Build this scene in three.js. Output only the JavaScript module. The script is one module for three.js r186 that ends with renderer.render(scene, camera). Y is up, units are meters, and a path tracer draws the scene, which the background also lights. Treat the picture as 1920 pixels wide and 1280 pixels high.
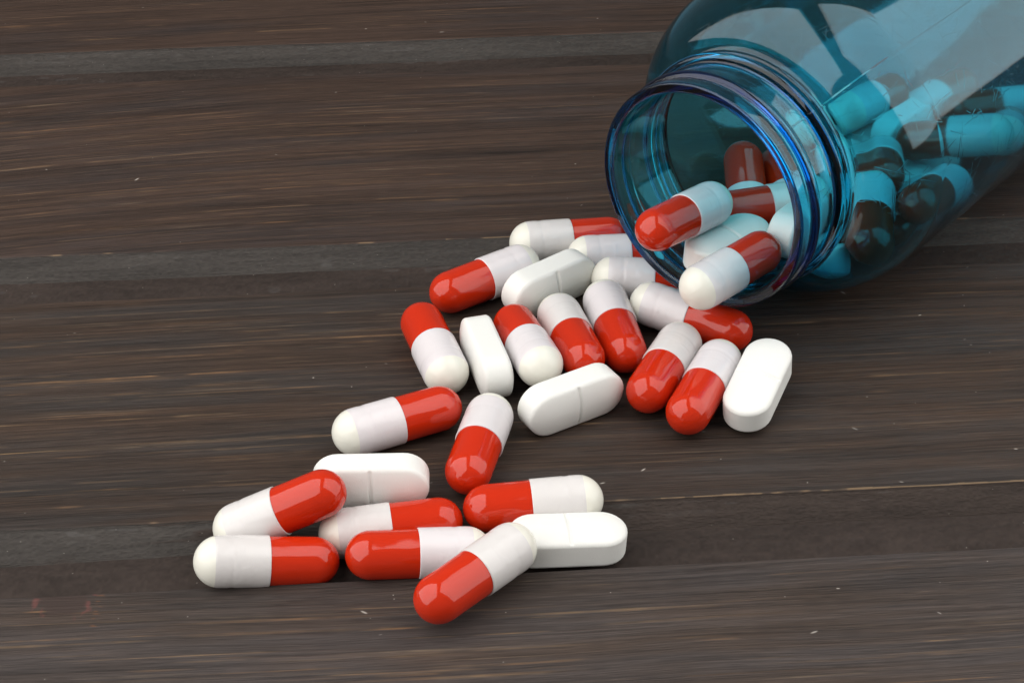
import * as THREE from 'three';
import { RectAreaLightUniformsLib } from 'three/addons/lights/RectAreaLightUniformsLib.js';

// ---------- camera, studio light, exposure (lengths below are millimetres times MM) ----------
const MM = 0.001;
const scene = new THREE.Scene();
const camera = new THREE.PerspectiveCamera(17.746, 1024 / 682, 0.02, 20);
camera.position.set(0, 213.09 * MM, 298.74 * MM);
camera.lookAt(0, 0, 0);
camera.focus = 0.365;
scene.background = new THREE.Color().setRGB(0.17, 0.165, 0.16);      // the dim studio around the table
RectAreaLightUniformsLib.init();
function softbox(label, from, aim, w, h, power, tint) {
  const g = new THREE.Group();
  g.name = numbered('softbox_lamp'); g.userData = { label, category: 'softbox', group: 'studio softboxes over the table' };
  g.position.set(...from); g.lookAt(...aim); scene.add(g);
  const shell = new THREE.MeshStandardMaterial({ color: 0x0b0b0b, roughness: 0.8 });
  const glow = new THREE.MeshStandardMaterial({ color: 0xf2f2f2, roughness: 0.9, emissive: new THREE.Color(...tint), emissiveIntensity: 0.8 });
  const hs = new THREE.Mesh(new THREE.CylinderGeometry(0.08, 0.5, 0.16, 4, 1), shell);
  hs.geometry.rotateY(Math.PI / 4); hs.geometry.rotateX(-Math.PI / 2); hs.geometry.scale(w * 1.45, h * 1.45, 1); hs.geometry.translate(0, 0, -0.1);
  hs.name = 'housing'; g.add(hs);
  const d = new THREE.Mesh(new THREE.BoxGeometry(w, h, 0.004), glow); d.position.z = -0.008; d.name = 'diffuser'; g.add(d);
  const l = new THREE.RectAreaLight(new THREE.Color(...tint), power, w, h);
  l.position.set(...from); l.lookAt(...aim); scene.add(l);
}
const used = {};
function numbered(n) { used[n] = (used[n] ?? -1) + 1; return used[n] ? `${n}_${String(used[n]).padStart(3, '0')}` : n; }
softbox('tall white softbox leaning over the open planks, away from the bottle', [-0.32, 0.33, 0.23], [0.01, 0.065, 0.23], 0.8, 0.775, 1.75, [1, 0.98, 0.95]);
softbox('tall white softbox leaning over the bottle side of the table', [0.32, 0.33, 0.015], [-0.01, 0.065, 0.015], 0.57, 0.775, 1.05, [1, 0.98, 0.95]);
const renderer = new THREE.WebGLRenderer({ antialias: true });
renderer.toneMapping = THREE.LinearToneMapping;
renderer.toneMappingExposure = 0.9;
renderer.shadowMap.enabled = true;

// ---------- helpers ----------
function rnd(seed) { let s = seed >>> 0; return () => { s = (s + 0x6D2B79F5) >>> 0; let t = s; t = Math.imul(t ^ (t >>> 15), t | 1); t ^= t + Math.imul(t ^ (t >>> 7), t | 61); return ((t ^ (t >>> 14)) >>> 0) / 4294967296; }; }
function hash(x, y, s) { let h = Math.imul(x, 374761393) + Math.imul(y, 668265263) + Math.imul(s, 2147483647 ^ 0x5bd1e995); h = Math.imul(h ^ (h >>> 13), 1274126177); return ((h ^ (h >>> 16)) >>> 0) / 4294967295; }
function noise(x, y, s) {
  const xi = Math.floor(x), yi = Math.floor(y); let fx = x - xi, fy = y - yi;
  fx = fx * fx * (3 - 2 * fx); fy = fy * fy * (3 - 2 * fy);
  const a = hash(xi, yi, s), b = hash(xi + 1, yi, s), c = hash(xi, yi + 1, s), d = hash(xi + 1, yi + 1, s);
  return a + (b - a) * fx + (c - a) * fy + (a - b - c + d) * fx * fy;
}
const clamp = (x, a = 0, b = 1) => Math.min(b, Math.max(a, x));
const smooth = (a, b, x) => { const t = clamp((x - a) / (b - a)); return t * t * (3 - 2 * t); };
const srgb = (x) => 255 * (x <= 0.0031308 ? 12.92 * x : 1.055 * Math.pow(x, 1 / 2.4) - 0.055);
function texture(w, h, data, isColour) {
  const t = new THREE.DataTexture(data, w, h, THREE.RGBAFormat);
  t.magFilter = THREE.LinearFilter; t.minFilter = THREE.LinearFilter; t.wrapS = t.wrapT = THREE.RepeatWrapping;
  if (isColour) t.colorSpace = THREE.SRGBColorSpace;
  t.needsUpdate = true; return t;
}
function mesh(name, geometry, material, parent) {
  const m = new THREE.Mesh(geometry, material); m.name = name; m.castShadow = m.receiveShadow = true; parent.add(m); return m;
}
function spin(profile, segments, seam) {            // closed or open profile of [along, radius] turned about +x; seam: angle of a raised mould line
  const pos = [], uv = [], idx = [], n = profile.length, turn = [];
  for (let j = 0; j <= segments; j++) turn.push([j / segments * Math.PI * 2, 0]);
  if (seam) { for (const [d, h] of [[-0.009, 0], [-0.0045, 0.03], [0, 0.045], [0.0045, 0.03], [0.009, 0]]) turn.push([seam + d, h]); turn.sort((a, b) => a[0] - b[0]); }
  const m = turn.length;
  let run = 0;
  for (let i = 0; i < n; i++) {
    if (i) run += Math.hypot(profile[i][0] - profile[i - 1][0], profile[i][1] - profile[i - 1][1]);
    for (const [a, h] of turn) { const r = profile[i][1] + (profile[i][2] ?? 0) * h; pos.push(profile[i][0], r * Math.cos(a), r * Math.sin(a)); uv.push(a / (2 * Math.PI), run / 24); }
  }
  for (let i = 0; i < n - 1; i++) for (let j = 0; j < m - 1; j++) {
    const a = i * m + j, b = a + 1, c = a + m, d = b + m;
    if (profile[i][1] > 1e-6) idx.push(a, b, c);
    if (profile[i + 1][1] > 1e-6) idx.push(b, d, c);
  }
  const g = new THREE.BufferGeometry();
  g.setAttribute('position', new THREE.Float32BufferAttribute(pos, 3)); g.setAttribute('uv', new THREE.Float32BufferAttribute(uv, 2)); g.setIndex(idx);
  let v = 0; const p = g.attributes.position, ix = g.index.array, A = new THREE.Vector3(), B = new THREE.Vector3(), C = new THREE.Vector3();
  for (let i = 0; i < ix.length; i += 3) { A.fromBufferAttribute(p, ix[i]); B.fromBufferAttribute(p, ix[i + 1]); C.fromBufferAttribute(p, ix[i + 2]); v += A.dot(B.cross(C)); }
  if (v < 0) for (let i = 0; i < ix.length; i += 3) { const t = ix[i]; ix[i] = ix[i + 1]; ix[i + 1] = t; }
  g.computeVertexNormals();
  const nm = g.attributes.normal;
  for (let i = 0; i < n; i++) {                       // close the normals over the uv seam and at the poles
    const a = i * m, b = a + m - 1;
    A.fromBufferAttribute(nm, a).add(B.fromBufferAttribute(nm, b)).normalize();
    if (profile[i][1] < 1e-6) { A.set(0, 0, 0); for (let j = 0; j < m - 1; j++) A.add(B.fromBufferAttribute(nm, a + j)); A.normalize(); for (let j = 0; j < m; j++) nm.setXYZ(a + j, A.x, A.y, A.z); }
    nm.setXYZ(a, A.x, A.y, A.z); nm.setXYZ(b, A.x, A.y, A.z);
  }
  g.scale(MM, MM, MM);
  return g;
}
function relief(w, h, f) { const d = new Uint8Array(w * h * 4); for (let j = 0; j < h; j++) for (let i = 0; i < w; i++) { const q = (j * w + i) * 4, v = 255 * clamp(f(i / w, j / h)); d[q] = d[q + 1] = d[q + 2] = v; d[q + 3] = 255; } return texture(w, h, d, false); }

// ---------- the table: stained planks with a bevelled edge and a sunken channel between them ----------
const FRONT = 58.0, SLOPE = -0.0755, DEPTH = 3.0, BEVEL = 4.1, HALF = 165;
const TEXW = 2048, TEXH = 1024;
function woodMaps(seed, width, o) {                 // colour and relief of one plank, 2*HALF mm long and width mm wide
  const col = new Uint8Array(TEXW * TEXH * 4), bmp = new Uint8Array(TEXW * TEXH * 4), R = rnd(seed * 77 + 5);
  const bend = (x) => o.arc * Math.pow(Math.max(0, (-x - 5) / 95), 2) + o.wave * (noise(x / 60, 4.5, seed) - 0.5) * 3;   // how the grain runs
  const mixIn = (q, c, w) => { for (let k = 0; k < 3; k++) col[q + k] += (c[k] - col[q + k]) * w; };
  const B = o.rgb, G = o.dull;
  for (let i = 0; i < TEXW; i++) {
    const x = i / TEXW * 2 * HALF - HALF, bx = bend(x);
    for (let j = 0; j < TEXH; j++) {
      const z = j / TEXH * width, wv = z - bx + (noise(x / 26, z / 10, seed + 1) - 0.5) * 1.0;
      const band = noise(x / 130, wv / 3.4, seed + 2), band2 = noise(x / 48, wv / 0.95, seed + 3);
      const f1 = noise(x / 32, wv / 0.42, seed + 4), f2 = noise(x / 15, wv / 0.19, seed + 5), f3 = noise(x / 30, wv / 0.55, seed + 6), fine = noise(x / 2.4, wv / 0.13, seed + 13);
      const patch = noise(x / 40, z / 9, seed + 7) * 0.6 + noise(x / 12, z / 4, seed + 8) * 0.4;
      let tone = 1 + 0.26 * (band - 0.5) + 0.32 * (band2 - 0.5) + 0.34 * (f1 - 0.5) + 0.48 * (f2 - 0.5) + 0.42 * (fine - 0.5) + 0.30 * (patch - 0.5);
      tone -= 0.26 * smooth(0.68, 0.9, f3) * smooth(0.4, 0.7, band2);
      const m = clamp(o.grey + 1.3 * (noise(x / 34, wv / 4.2, seed + 15) - 0.5) + 0.7 * (noise(x / 11, wv / 1.3, seed + 16) - 0.5));
      const q = (j * TEXW + i) * 4;
      for (let k = 0; k < 3; k++) col[q + k] = srgb(Math.max(0.003, (B[k] + (G[k] - B[k]) * m) * tone));
      bmp[q] = bmp[q + 1] = bmp[q + 2] = 255 * clamp(0.5 + 0.25 * (f1 - 0.5) + 0.34 * (f2 - 0.5) + 0.3 * (fine - 0.5) + 0.15 * (band2 - 0.5)); bmp[q + 3] = col[q + 3] = 255;
    }
  }
  const ax = TEXW / (2 * HALF), az = TEXH / width;
  for (let n = 0; n < o.streaks; n++) {              // pale grain where the stain has worn off: long thin broken lines
    let x0 = (R() * 2 - 1) * HALF; if (o.lean && R() < o.lean) x0 = -Math.abs(x0);
    const clump = noise(x0 / 30, n % 7, seed + 31), w0 = (0.8 * R() + 0.2 * clump) * width - bend(x0) * 0, len = 6 * Math.pow(11, R()), th = 0.07 + 0.16 * R() * R(), amt = 0.2 + 0.6 * R() * R();
    const tint = R() < 0.3 ? [152, 112, 74] : R() < 0.6 ? [146, 116, 82] : [140, 122, 98], sway = (R() - 0.5) * 0.02;
    for (let i = Math.floor((x0 - len / 2 + HALF) * ax); i <= (x0 + len / 2 + HALF) * ax; i++) {
      if (i < 0 || i >= TEXW) continue;
      const x = i / ax - HALF, u = (x - x0) / (len / 2), z = w0 + bend(x) - bend(x0) + sway * (x - x0), a = amt * (1 - u * u) * (0.35 + 0.65 * noise(x / 2.2, n * 3.1, seed + 33)) * smooth(0.15, 0.5, noise(x / 7, n * 1.7, seed + 34));
      const t = th * (0.6 + 0.8 * noise(x / 4, n * 2.3, seed + 35));
      for (let j = Math.floor((z - t * 2) * az); j <= (z + t * 2) * az; j++) {
        if (j < 0 || j >= TEXH) continue;
        mixIn((j * TEXW + i) * 4, tint, a * smooth(2, 0.4, Math.abs(j / az - z) / t));
      }
    }
  }
  for (let i = 0; i < TEXW; i++) {                    // bare wood along the rubbed front edge
    const x = i / ax - HALF, w = smooth(0.45, 0.7, noise(x / 9, 3.3, seed + 36) * 0.6 + noise(x / 1.5, 8.3, seed + 37) * 0.4 + o.rub(x)), d = 0.08 + 0.2 * noise(x / 3, 1.2, seed + 38);
    for (let j = Math.floor(TEXH - d * az); j < TEXH; j++) mixIn((j * TEXW + i) * 4, [150, 124, 92], w * 0.6);
  }
  if (o.knot) for (let i = 0; i < TEXW; i++) for (let j = 0; j < TEXH / 5; j++) {   // a knot cut through by the edge: dark heart, reddish resin at its sides
    const x = i / ax - HALF, z = j / az, kx = x - o.knot[0], kz = z - o.knot[1], q = (j * TEXW + i) * 4;
    if (Math.abs(kx) > 9 || kz > 6) continue;
    const d = Math.hypot(kx / 3.6, kz / 3.4) + 0.25 * (noise(x / 1.2, z / 1.2, 71) - 0.5);
    mixIn(q, [58, 46, 42], 0.75 * smooth(1.05, 0.8, d));
    const side = smooth(0.30, 0.08, Math.abs(d - 1.12)) * smooth(0.35, 0.7, Math.abs(kx) / 4) * smooth(0.35, 0.6, noise(x / 0.5, z / 1.1, 72));
    mixIn(q, [104, 62, 58], 0.7 * side);
    mixIn(q, [112, 74, 50], 0.6 * smooth(0.5, 0.1, Math.abs(kx - 5) / 1.6) * smooth(0.5, 0.75, noise(x / 1.5, z / 0.3, 73)));
  }
  for (let n = 0; n < o.specks; n++) {                // grains of dust and short pale fibres lying on the stain
    const cx = R() * TEXW, cy = R() * TEXH, s = 0.6 + R() * R() * 1.3, a = R() * 2 - 1, long = R() < 0.25 ? 3.5 : 1.2, rad = 0.10 * s, g = 120 + 110 * R() * R();
    for (let dj = -10; dj <= 10; dj++) for (let di = -10; di <= 10; di++) {
      const px = di / ax, pz = dj / az, e = Math.hypot((px * Math.cos(a) + pz * Math.sin(a)) / (rad * long), (pz * Math.cos(a) - px * Math.sin(a)) / rad);
      if (e > 1.4) continue;
      const j = Math.round(cy) + dj, i = Math.round(cx) + di;
      if (j < 0 || j >= TEXH || i < 0 || i >= TEXW) continue;
      mixIn((j * TEXW + i) * 4, [g, g * 0.97, g * 0.93], 0.95 * smooth(1.4, 0.6, e));
    }
  }
  return [texture(TEXW, TEXH, col, true), texture(TEXW, TEXH, bmp, false)];
}
function sawnMaps(seed, rgb, rgb2 = rgb, from = 0) {                       // the rougher, greyer cut face of bevels and channel floors
  const W = 2048, H = 128, col = new Uint8Array(W * H * 4), bmp = new Uint8Array(W * H * 4), R = rnd(seed + 900);
  for (let j = 0; j < H; j++) for (let i = 0; i < W; i++) {
    const x = i / W * 2 * HALF, z = j / H * 6;
    const n = 0.3 * noise(x / 9, z / 0.4, seed) + 0.3 * noise(x / 1.6, z / 0.22, seed + 1) + 0.4 * noise(x / 0.5, z / 0.16, seed + 2), p = noise(x / 25, z / 2, seed + 3);
    const t = 0.95 + 0.75 * (n - 0.5) + 0.3 * (p - 0.5), w = smooth(0.78, 0.9, noise(x / 3, z / 0.4, seed + 4)) * 0.12 * smooth(0.5, 0.8, p), q = (j * W + i) * 4;
    const b = smooth(-0.2, 0.2, (x - HALF - from) / 60 + (noise(x / 7, z / 0.8, seed + 5) - 0.5) * 1.6);
    for (let k = 0; k < 3; k++) { const c = rgb[k] + (rgb2[k] - rgb[k]) * b; col[q + k] = srgb(Math.max(0.003, c * t + (0.16 - c) * w)); }
    bmp[q] = bmp[q + 1] = bmp[q + 2] = 255 * n; col[q + 3] = bmp[q + 3] = 255;
  }
  for (let k = 0; k < 60; k++) { const q = (Math.floor(R() * H) * W + Math.floor(R() * W)) * 4; col[q] = 150; col[q + 1] = 145; col[q + 2] = 138; }
  return [texture(W, H, col, true), texture(W, H, bmp, false)];
}
const table = new THREE.Group();
table.name = 'wooden_tabletop';
table.userData = { kind: 'structure', label: 'dark brown stained plank tabletop with bevelled channels between boards', category: 'tabletop' };
scene.add(table);
const wander = (x, s, amp) => amp * ((noise(x / 31, 0.5, s) - 0.5) * 1.2 + (noise(x / 6, 7.5, s) - 0.5) * 0.5 + (noise(x / 1.6, 3.5, s) - 0.5) * 0.22);
function strip(rows, uvOf, sections = 330) {         // surface swept along the plank through points rows(x) = [[z, y], ...]
  const pos = [], uv = [], idx = [], n = rows(0).length;
  for (let i = 0; i <= sections; i++) {
    const x = -HALF + 2 * HALF * i / sections;
    rows(x).forEach(([z, y], k) => { pos.push(x * MM, y * MM, (z + SLOPE * x) * MM); uv.push(...uvOf(x, z, k)); });
  }
  for (let i = 0; i < sections; i++) for (let k = 0; k < n - 1; k++) { const a = i * n + k, b = a + 1, c = a + n, d = c + 1; idx.push(a, b, c, b, d, c); }
  const g = new THREE.BufferGeometry();
  g.setAttribute('position', new THREE.Float32BufferAttribute(pos, 3)); g.setAttribute('uv', new THREE.Float32BufferAttribute(uv, 2)); g.setIndex(idx);
  g.computeVertexNormals(); return g;
}
const floorMaps = sawnMaps(57, [0.038, 0.028, 0.024]);
const floorMat = new THREE.MeshPhysicalMaterial({ map: floorMaps[0], bumpMap: floorMaps[1], bumpScale: 0.00015, roughness: 0.7, specularIntensity: 0.4 });
function plank(back, front, nextBack, seed, o) {
  const width = front - back, [map, bump] = woodMaps(seed, width, o);
  const mat = new THREE.MeshPhysicalMaterial({ map, bumpMap: bump, bumpScale: 0.00014, roughness: 0.62, specularIntensity: 0.55 });
  const bs = (x) => back + wander(x, seed + 60, 0.35), fs = (x) => front + wander(x, seed + 61, o.ragged ?? 0.35);
  const uv = (x, z) => [(x + HALF) / (2 * HALF), clamp((z - back) / width, 0.002, 0.998)];
  const top = strip((x) => {
    const b = bs(x), f = fs(x), r = [[b, -14], [b, -0.45], [b + 0.1, -0.16], [b + 0.4, 0]];
    for (let k = 1; k < 8; k++) r.push([b + (f - b) * k / 8, 0]);
    r.push([f - 0.35, 0], [f - 0.1, -0.05], [f, -0.16]);
    return r;
  }, uv);
  const p = mesh(numbered('plank'), top, mat, table);
  const bv = strip((x) => { const f = fs(x), w = f + BEVEL + wander(x, seed + 62, 0.35) + (o.wane ? o.wane * smooth(-40, -95, x) : 0); return [[f, -0.16], [f + 0.3, -0.5], [f + (w - f) * 0.5, -DEPTH * 0.52], [w - 0.4, -DEPTH + 0.25], [w + 0.2, -DEPTH - 0.1]]; },
    (x, z, k) => [(x + HALF) / (2 * HALF), k / 4]);
  const [bm, bb] = sawnMaps(seed + 400, o.bevel ?? [0.050, 0.044, 0.040], o.bevel2 ?? o.bevel ?? [0.050, 0.044, 0.040], -25);
  mesh('bevel', bv, new THREE.MeshPhysicalMaterial({ map: bm, bumpMap: bb, bumpScale: 0.0002, roughness: 0.75, specularIntensity: 0.4 }), p);
  const fl = strip((x) => [[front + 1, -DEPTH], [(front + nextBack) / 2, -DEPTH - 0.05], [nextBack + 2, -DEPTH]], (x, z, k) => [(x + HALF) / (2 * HALF), 0.1 + k * 0.4]);
  mesh('channel_floor', fl, floorMat, p);
}
const BROWN = [0.046, 0.028, 0.0205], MAUVE = [0.037, 0.0265, 0.0235], never = () => -0.5;
plank(-250, -187.5, -173.5, 11, { rgb: BROWN, dull: MAUVE, streaks: 120, lean: 0, wave: 0.6, arc: 0, grey: 0.3, specks: 40, rub: never });
plank(-173.5, -109.75, -96.0, 12, { rgb: BROWN, dull: MAUVE, streaks: 260, lean: 0.2, wave: 0.5, arc: 2, grey: 0.2, specks: 60, rub: never });
plank(-96.0, -32.45, -17.8, 13, { rgb: BROWN, dull: MAUVE, streaks: 420, lean: 0.5, wave: 0.7, arc: 6, grey: 0.3, specks: 80, rub: (x) => (x > -12 && x < 20 ? 0.1 : -0.15) });
plank(-17.8, 42.85, FRONT, 14, { rgb: [0.042, 0.0262, 0.0185], dull: [0.0335, 0.0265, 0.0235], streaks: 520, lean: 0.45, wave: 0.6, arc: 1.5, grey: 0.5, specks: 90, wane: 1.1, bevel2: [0.038, 0.028, 0.0235], rub: (x) => (x > 5 ? 0.22 : -0.3) });
plank(FRONT, 120, 134, 15, { rgb: [0.050, 0.035, 0.0275], dull: [0.047, 0.038, 0.0355], streaks: 420, lean: 0.2, wave: 0.5, arc: -1, grey: 0.62, specks: 100, knot: [-64.5, 1.2], rub: never });

// ---------- pills ----------
const loop = (x, y, sx, sy, k) => { const t = smooth(0.85, 1, x); return noise(x * sx, y * sy, k) * (1 - t) + noise((x - 1) * sx, y * sy, k) * t; };
const gelatin = relief(256, 256, (u, v) => 0.5 + 0.5 * (loop(u, v, 9, 9, 21) - 0.5) + 0.3 * (loop(u, v, 30, 14, 22) - 0.5));          // soft unevenness of the shells
const wrinkled = relief(256, 256, (u, v) => 0.5 + 0.5 * (loop(u, v, 7, 10, 23) - 0.5) + 0.45 * smooth(0.6, 0.8, loop(u, v, 12, 40, 24)) * smooth(0.4, 0.7, loop(u, v, 4, 6, 25)) + 0.2 * (loop(u, v, 40, 40, 26) - 0.5));
const pressed = relief(256, 256, (u, v) => noise(u * 200, v * 200, 27) * 0.6 + noise(u * 70, v * 70, 28) * 0.4);
const red = new THREE.MeshPhysicalMaterial({ color: new THREE.Color().setRGB(0.52, 0.024, 0.005), roughness: 0.09, ior: 1.5, bumpMap: gelatin, bumpScale: 0.00006 });
const shells = [[0.68, 0.645, 0.655], [0.67, 0.645, 0.635], [0.70, 0.66, 0.675]].map((c) => new THREE.MeshPhysicalMaterial({ color: new THREE.Color().setRGB(...c), roughness: 0.2, ior: 1.5, bumpMap: wrinkled, bumpScale: 0.00005 }));
const cream = new THREE.MeshPhysicalMaterial({ color: new THREE.Color().setRGB(0.77, 0.755, 0.675), roughness: 0.25, ior: 1.5, bumpMap: gelatin, bumpScale: 0.00006 });
const chalk = new THREE.MeshPhysicalMaterial({ color: new THREE.Color().setRGB(0.785, 0.785, 0.755), roughness: 0.5, ior: 1.45, bumpMap: pressed, bumpScale: 0.00002 });
const bodyGeo = (() => { const p = [[-2, 3.66], [0, 3.66], [3.5, 3.65], [7.0, 3.63]]; for (let k = 1; k <= 14; k++) { const a = k / 14 * Math.PI / 2; p.push([7.0 + 3.75 * Math.sin(a), k === 14 ? 0 : 3.63 * Math.cos(a)]); } return spin(p, 48); })();
const capGeo = (() => {
  const p = [[0.10, 3.60], [0.14, 3.70], [0.10, 3.80], [-0.06, 3.83], [-1.5, 3.83], [-4.7, 3.83], [-4.95, 3.79], [-5.3, 3.765], [-5.65, 3.79], [-5.9, 3.83], [-7.0, 3.82]];
  for (let k = 1; k <= 2; k++) { const a = k / 14 * Math.PI / 2; p.push([-7.0 - 3.85 * Math.sin(a), 3.82 * Math.cos(a)]); }
  return spin(p, 48);
})();
const domeGeo = (() => { const p = []; for (let k = 2; k <= 14; k++) { const a = k / 14 * Math.PI / 2; p.push([-7.0 - 3.85 * Math.sin(a), k === 14 ? 0 : 3.82 * Math.cos(a)]); } return spin(p, 48); })();
function makeCapsule(pick) {                         // every cap is pushed a little more or less over its body
  const g = new THREE.Group();
  mesh('body', bodyGeo, red, g).rotation.x = pick() * 6.28;
  const c = mesh('cap', capGeo, shells[Math.floor(pick() * 3)], g);
  c.position.x = (pick() * 0.7 - 0.3) * MM; c.rotation.x = pick() * 6.28;
  mesh('dome', domeGeo, cream, c);
  return g;
}
const tabletGeo = (() => {
  const R = 3.9, H = 4.95, belt = 1.65;
  const xs = [-4.95, -3.5, -2, -1.1, -0.75, -0.5, -0.36, -0.24, -0.12, 0, 0.12, 0.24, 0.36, 0.5, 0.75, 1.1, 2, 3.5, 4.95];
  const ring = (d) => { const r = R - d, p = []; for (const x of xs) p.push([x, r]); for (let k = 1; k < 16; k++) { const a = Math.PI / 2 - k / 16 * Math.PI; p.push([H + r * Math.cos(a), r * Math.sin(a)]); } for (const x of [...xs].reverse()) p.push([x, -r]); for (let k = 1; k < 16; k++) { const a = -Math.PI / 2 - k / 16 * Math.PI; p.push([-H + r * Math.cos(a), r * Math.sin(a)]); } return p; };
  const ds = [0.02, 0.08, 0.18, 0.32, 0.5, 0.8, 1.3, 2.0, 2.8, 3.5, R];
  const rise = (d) => 0.42 * Math.sqrt(1 - Math.pow(1 - Math.min(1, d / 0.5), 2)) + 0.95 * (1 - Math.pow(1 - d / R, 2.1));
  const score = (x) => 0.28 * Math.max(0, 1 - Math.pow(x / 0.37, 2));
  const layers = [];
  for (const d of [...ds].reverse()) layers.push(ring(d).map(([x, z]) => [x, -(belt + rise(d)) , z]));
  for (const y of [-belt, -belt * 0.5, 0, belt * 0.5, belt]) layers.push(ring(0).map(([x, z]) => [x, y, z]));
  for (const d of ds) layers.push(ring(d).map(([x, z]) => [x, belt + rise(d) - score(x) * smooth(0.1, 0.6, d), z]));
  const n = layers[0].length, pos = layers.flat(2), idx = [];
  for (let i = 0; i < layers.length - 1; i++) for (let j = 0; j < n; j++) { const k = (j + 1) % n, a = i * n + j, b = i * n + k, c = a + n, d = b + n; idx.push(a, b, c, b, d, c); }
  let g = new THREE.BufferGeometry();
  g.setAttribute('position', new THREE.Float32BufferAttribute(pos, 3)); g.setIndex(idx); g.setAttribute('uv', new THREE.Float32BufferAttribute(layers.flat().flatMap(([x, y, z]) => [(x + y * 0.3) / 12, (z + y) / 12]), 2)); g.scale(MM, MM, MM);
  g.computeVertexNormals();
  if (g.attributes.normal.getY(n * 19 + 40) < 0) { const ix = g.index.array; for (let i = 0; i < ix.length; i += 3) { const t = ix[i]; ix[i] = ix[i + 1]; ix[i + 1] = t; } g.computeVertexNormals(); }
  return g;
})();
const PILLS = [
  ["C1", "cap", "", -4.6, 3.9, -13.01, -0.832, -0.01, 0.555],
  ["C2", "cap", "", 10.27, 1.98, -28.33, 0.981, -0.04, -0.191],
  ["C3", "cap", "", 20.16, 3.01, -21.77, 0.99, -0.04, -0.136],
  ["C4", "cap", "", 24.41, 3.85, -12.65, 0.997, -0.002, 0.081],
  ["C5", "cap", "", 30.09, 4.19, -1.02, 0.89, -0.052, 0.453],
  ["C6", "cap", "", 17.15, 3.97, 1.17, 0.194, -0.021, 0.981],
  ["C7", "cap", "", 9.77, 4.35, 4.73, 0.253, 0.074, 0.965],
  ["C8", "cap", "", 2.42, 4.78, 7.44, -0.279, -0.135, -0.951],
  ["C9", "cap", "", -12.88, 3.83, 6.99, -0.301, -0.0, -0.954],
  ["C10", "cap", "", 24.66, 4.13, 12.95, -0.409, 0.007, 0.913],
  ["C11", "cap", "", 30.71, 4.07, 18.24, -0.408, -0.016, 0.913],
  ["C12", "cap", "", -17.91, 3.83, 26.65, 0.904, -0.001, -0.427],
  ["C13", "cap", "", -5.07, 3.83, 32.43, -0.223, -0.001, 0.975],
  ["C14", "cap", "", 3.3, 2.6, 45.66, -0.994, -0.025, 0.109],
  ["C15", "cap", "", -34.42, 4.92, 50.09, 0.908, 0.413, -0.072],
  ["C16", "cap", "", -17.99, 1.13, 49.35, 0.989, 0.042, -0.144],
  ["C17", "cap", "", -13.72, 2.12, 56.4, -0.989, 0.074, 0.13],
  ["C18", "cap", "", -35.84, 2.03, 58.02, 0.977, -0.138, -0.162],
  ["C19", "cap", "", -5.3, 5.49, 64.58, -0.707, -0.034, 0.706],
  ["T1", "tab", "edge", 6.31, 4.27, -11.04, 0.791, 0.011, -0.612],
  ["T2", "tab", "edge", -4.2, 4.05, 9.95, 0.259, -0.0, 0.966],
  ["T3", "tab", "edge", 9.36, 4.05, 21.42, 0.855, -0.001, -0.519],
  ["T4", "tab", "edge", -21.35, 4.05, 42.03, 1.0, 0.0, -0.03],
  ["T5", "tab", "flat", 8.18, 1.81, 52.97, 0.991, -0.059, -0.121],
  ["T6", "tab", "flat", 39.29, 4.58, 18.3, -0.394, -0.18, 0.901],
  ["M1", "cap", "", 28.29, 20.9, -6.08, -0.667, 0.119, 0.735],
  ["M2", "cap", "", 35.59, 16.14, 2.58, 0.733, 0.026, -0.679],
  ["M3", "tab", "flat", 35.91, 13.98, -8.32, 0.707, -0.071, -0.703],
  ["M4", "cap", "", 41.68, 9.21, -32.28, -0.032, 0.393, -0.919],
  ["M5", "cap", "", 44.61, 12.87, -22.21, -0.971, -0.008, 0.241],
  ["M6", "tab", "edge", 48.06, 15.24, -12.11, 0.468, -0.213, -0.858],
  ["M7", "cap", "", 51.61, 14.91, -44.94, 0.087, -0.523, -0.848],
  ["M8", "cap", "", 49.02, 7.81, -34.79, -0.137, 0.176, -0.975],
  ["B1", "cap", "", 66.84, 12.92, -58.8, 0.656, -0.14, -0.741],
  ["B2", "tab", "edge", 72.41, 9.86, -54.02, 0.655, -0.072, -0.752],
  ["B3", "cap", "", 82.16, 5.96, -71.8, 0.706, -0.024, -0.708],
  ["B4", "cap", "", 79.14, 14.62, -42.11, -0.885, -0.304, -0.352],
  ["B5", "cap", "", 91.14, 10.36, -51.91, 0.258, -0.37, -0.893],
  ["B6", "cap", "", 65.42, 13.61, -34.1, -0.125, 0.272, 0.954],
  ["B8", "cap", "", 72.41, 15.78, -21.03, -0.538, 0.263, 0.801],
  ["B9", "cap", "", 69.08, 9.38, -25.76, -0.489, 0.125, 0.863],
  ["B10", "cap", "", 60.67, 16.3, -13.46, -0.144, -0.071, 0.987],
  ["B11", "tab", "flat", 53.8, 9.0, -12.07, 0.145, -0.54, -0.829],
  ["B12", "cap", "", 57.96, 11.13, -27.38, 0.202, -0.645, 0.737],
  ["B13", "cap", "", 92.1, 7.21, -65.85, -0.972, 0.018, 0.233],
  ["B14", "tab", "flat", 62.67, 6.75, -53.69, 0.754, -0.088, -0.651],
  ["B15", "cap", "", 60.18, 5.18, -38.15, 0.47, 0.012, -0.882],
  ["N1", "tab", "flat", 74.65, 5.56, -43.34, -0.72, -0.012, 0.694],
];
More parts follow.
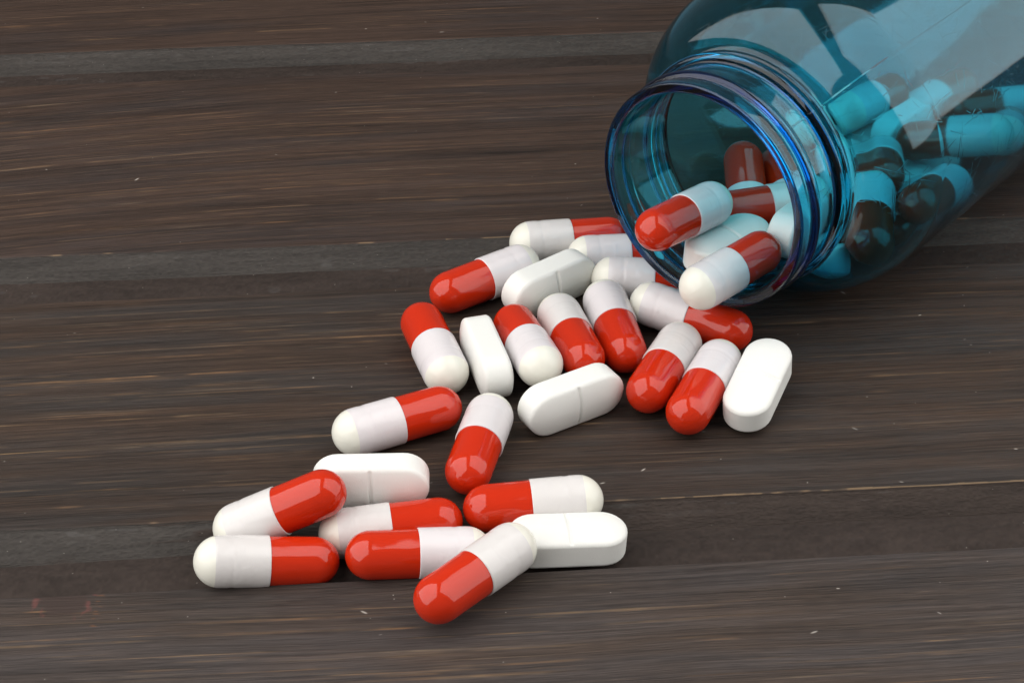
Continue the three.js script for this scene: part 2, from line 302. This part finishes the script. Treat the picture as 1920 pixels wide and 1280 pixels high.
const LABELS = {
  C1: 'capsule with red end pointing away from the bottle, cream end behind a leaning scored tablet',
  C2: 'capsule lying over the plank channel, red end reaching behind the bottle rim',
  C3: 'capsule squeezed between two others, red end hidden behind the bottle rim',
  C4: 'capsule under the bottle lip with only a sliver of red showing past its cap',
  C5: 'capsule lying right below the bottle mouth, partly under an overhanging capsule',
  C6: 'capsule with white cap touching the capsule right below the bottle mouth',
  C7: 'capsule whose red end butts against the side of a scored tablet',
  C8: 'capsule between two on-edge tablets, its cream dome toward the scored one',
  C9: 'capsule on the outside of the heap beside a plain on-edge tablet, cream dome outward',
  C10: 'inner capsule of the pair beside the flat tablet, red end outward',
  C11: 'capsule lying against the flat scored tablet, glossy red end outward',
  C12: 'single capsule lying apart on the plank, red end nearly touching the heap',
  C13: 'single capsule on bare wood between heap and channel, red end toward the channel',
  C14: 'capsule on the sloping plank edge behind the flat tablet, cream dome outward',
  C15: 'slanting capsule with raised red end leaning against an on-edge tablet',
  C16: 'capsule in the channel behind a red-ended one, cream dome under the tilted capsule',
  C17: 'capsule in the channel against the plank edge, its cap under a diagonal capsule',
  C18: 'capsule at the end of the channel row, cream dome beside empty channel',
  C19: 'diagonal capsule propped over the plank edge, red end on the next board',
  T1: 'leaning white scored tablet at the bottle side of the heap, among white-capped capsules',
  T2: 'plain white tablet standing on edge between two capsules with cream domes outward',
  T3: 'white tablet on edge in the heap, scored face outward toward bare wood',
  T4: 'white tablet on edge behind the tilted capsule beside the channel',
  T5: 'white tablet lying flat in the plank channel under the diagonal capsule',
  T6: 'white tablet lying flat on the plank, score line up, beside two red-ended capsules',
  M1: 'capsule resting in the bottle mouth with its bright red end out',
  M2: 'capsule hanging over the bottle lip with its white end out',
  M3: 'scored white tablet lying inside the bottle neck between two protruding capsules',
  M4: 'capsule deeper in the bottle seen through the mouth, red end away',
  M5: 'capsule lying crosswise behind the tablet inside the bottle neck',
  B1: 'capsule high in the bottle heap, its white half against the shoulder',
  B4: 'capsule across the top of the bottle heap, long white cap toward the base',
  B6: 'capsule just inside the bottle shoulder, red half below its white cap',
  B8: 'capsule against the lower bottle wall, white cap toward the base',
  B10: 'capsule inside the bottle just past the neck rings, red half dipping to the bottle floor',
  B11: 'white tablet wedged low in the shoulder beside the neck rings',
  M6: 'white tablet on edge inside the neck, partly cut off by the bottle rim',
};
const pick = rnd(2024);
const IN_CAP = 'red and white capsule deep in the heap inside the blue bottle', IN_TAB = 'white tablet deep in the heap inside the blue bottle';
for (const [key, kind, lay, x, y, z, ax, ay, az] of PILLS) {
  const a = new THREE.Vector3(ax, ay, az).normalize(), up = new THREE.Vector3(0, 1, 0);
  let o, n;
  if (kind === 'cap') {
    o = makeCapsule(pick); o.name = numbered('capsule'); scene.add(o);
    n = up.clone().addScaledVector(a, -a.y).normalize();
  } else {
    o = mesh(numbered('tablet'), tabletGeo, chalk, scene);
    n = lay === 'edge' ? up.clone().cross(a).normalize() : up.clone().addScaledVector(a, -a.y).normalize();
    if (lay === 'edge' && n.z < 0) n.negate();
    if (key === 'T2') n.negate();                    // its scored face is turned away
  }
  o.quaternion.setFromRotationMatrix(new THREE.Matrix4().makeBasis(a, n, a.clone().cross(n)));
  o.position.set(x * MM, y * MM, z * MM);
  const cat = kind === 'cap' ? 'capsule' : 'tablet';
  o.userData = { label: LABELS[key] ?? (kind === 'cap' ? IN_CAP : IN_TAB), category: cat, group: /^[CT]/.test(key) ? `${cat}s spilled on the planks` : `${cat}s in the bottle` };
}

// ---------- the bottle ----------
const bottleGeo = (() => {
  const outer = [], arc = (cx, cr, rx, rr, a0, a1, n) => { for (let k = 0; k <= n; k++) { const a = a0 + (a1 - a0) * k / n; outer.push([cx + rx * Math.cos(a), cr + rr * Math.sin(a)]); } };
  const P = Math.PI;
  outer.push([0, 17.75], [0, 18.1], [0, 18.45], [0, 18.68]);
  arc(0.4, 18.7, 0.4, 0.4, P, P / 2, 6);                            // flat lip with a small round
  outer.push([2.0, 19.08], [2.5, 18.95], [2.9, 18.55], [3.3, 18.5]);
  arc(4.5, 18.7, 0.95, 0.75, P, 0, 12);                             // bead behind the lip
  outer.push([5.9, 18.45], [6.5, 18.4], [8, 18.4], [9.4, 18.4], [10.0, 18.45]);
  arc(11.0, 18.7, 0.8, 1.25, P, 0, 12);                             // transfer ring
  outer.push([12.1, 18.5], [12.5, 18.5]);
  arc(13.3, 18.7, 0.7, 0.8, P, 0, 10);
  outer.push([14.3, 18.75], [14.8, 19.0]);
  for (let k = 1; k <= 26; k++) { const u = k / 26 * P / 2; outer.push([28.2 - 13.2 * Math.cos(u), 19.4 + 8.9 * Math.sin(u)]); }
  for (let k = 1; k <= 12; k++) outer.push([28.2 + k * 9, 28.3]);
  arc(136.4, 22.3, 6, 6, P / 2, 0, 12);
  outer.push([142.4, 18], [141.4, 14], [140.6, 8], [140.4, 0]);
  const inner = [[139.3, 0], [139.5, 8], [140.2, 14], [141.0, 18], [141.2, 22]];
  for (let k = 1; k <= 10; k++) { const a = k / 10 * P / 2; inner.push([136.3 + 4.9 * Math.cos(a), 22.2 + 4.95 * Math.sin(a)]); }
  for (let k = 11; k >= 0; k--) inner.push([28.2 + k * 9, 27.15]);
  for (let k = 25; k >= 2; k--) { const u = k / 26 * P / 2; inner.push([28.4 - 12.4 * Math.cos(u), 18.2 + 8.95 * Math.sin(u)]); }
  inner.push([15.6, 18.0], [15.0, 17.55], [14.2, 17.25], [12, 17.15], [9, 17.1], [6, 17.1], [3, 17.15], [1.4, 17.16], [0.7, 17.2], [0.3, 17.32], [0.08, 17.52], [0, 17.75]);
  const wide = ([t, r]) => [t, r + 0.5 * smooth(17, 13, t) * (r > 10 ? 1 : 0)];      // measured mouth
  return spin([...outer.map(wide).map(([t, r]) => [t, r, t > 5.8 && t < 138 ? 1 : 0]), ...inner.map(wide)], 288, 39.8 * P / 180);
})();
const scuffs = (() => {
  const W = 1024, H = 1024, d = new Float32Array(W * H).fill(0.5), R = rnd(404);
  for (let j = 0; j < H; j++) for (let i = 0; i < W; i++) d[j * W + i] += 0.22 * (noise(i / 150, j / 150, 81) - 0.5);
  for (let k = 0; k < 260; k++) { let x = R() * W, y = R() * H, a = R() * 6.28; const n = 10 + R() * R() * 120, t = 0.1 + 0.25 * R(); for (let s = 0; s < n; s++) { x += Math.cos(a); y += Math.sin(a); a += (R() - 0.5) * 0.06; d[((Math.floor(y) % H + H) % H) * W + (Math.floor(x) % W + W) % W] += t; } }
  const b = new Uint8Array(W * H * 4); for (let q = 0; q < W * H; q++) { b[q * 4] = b[q * 4 + 1] = b[q * 4 + 2] = 255 * clamp(d[q]); b[q * 4 + 3] = 255; }
  const t = texture(W, H, b, false); t.repeat.set(3, 0.4); return t;
})();
const tintBlue = new THREE.MeshPhysicalMaterial({ color: 0xffffff, roughness: 0.045, transmission: 1, thickness: 0.0012, bumpMap: scuffs, bumpScale: 0.000035, ior: 1.5, attenuationColor: new THREE.Color().setRGB(0.17, 0.76, 0.91), attenuationDistance: 0.00135 });
const bottle = mesh('pill_bottle', bottleGeo, tintBlue, scene);
bottle.userData = { label: 'translucent blue plastic pill bottle lying open on its side', category: 'bottle' };
bottle.position.set(30.15 * MM, 28.3 * MM, -0.12 * MM);
bottle.rotation.y = (90 - 40) * Math.PI / 180;

scene.traverse((o) => { if (o.isMesh) o.castShadow = o.receiveShadow = true; });
renderer.render(scene, camera);
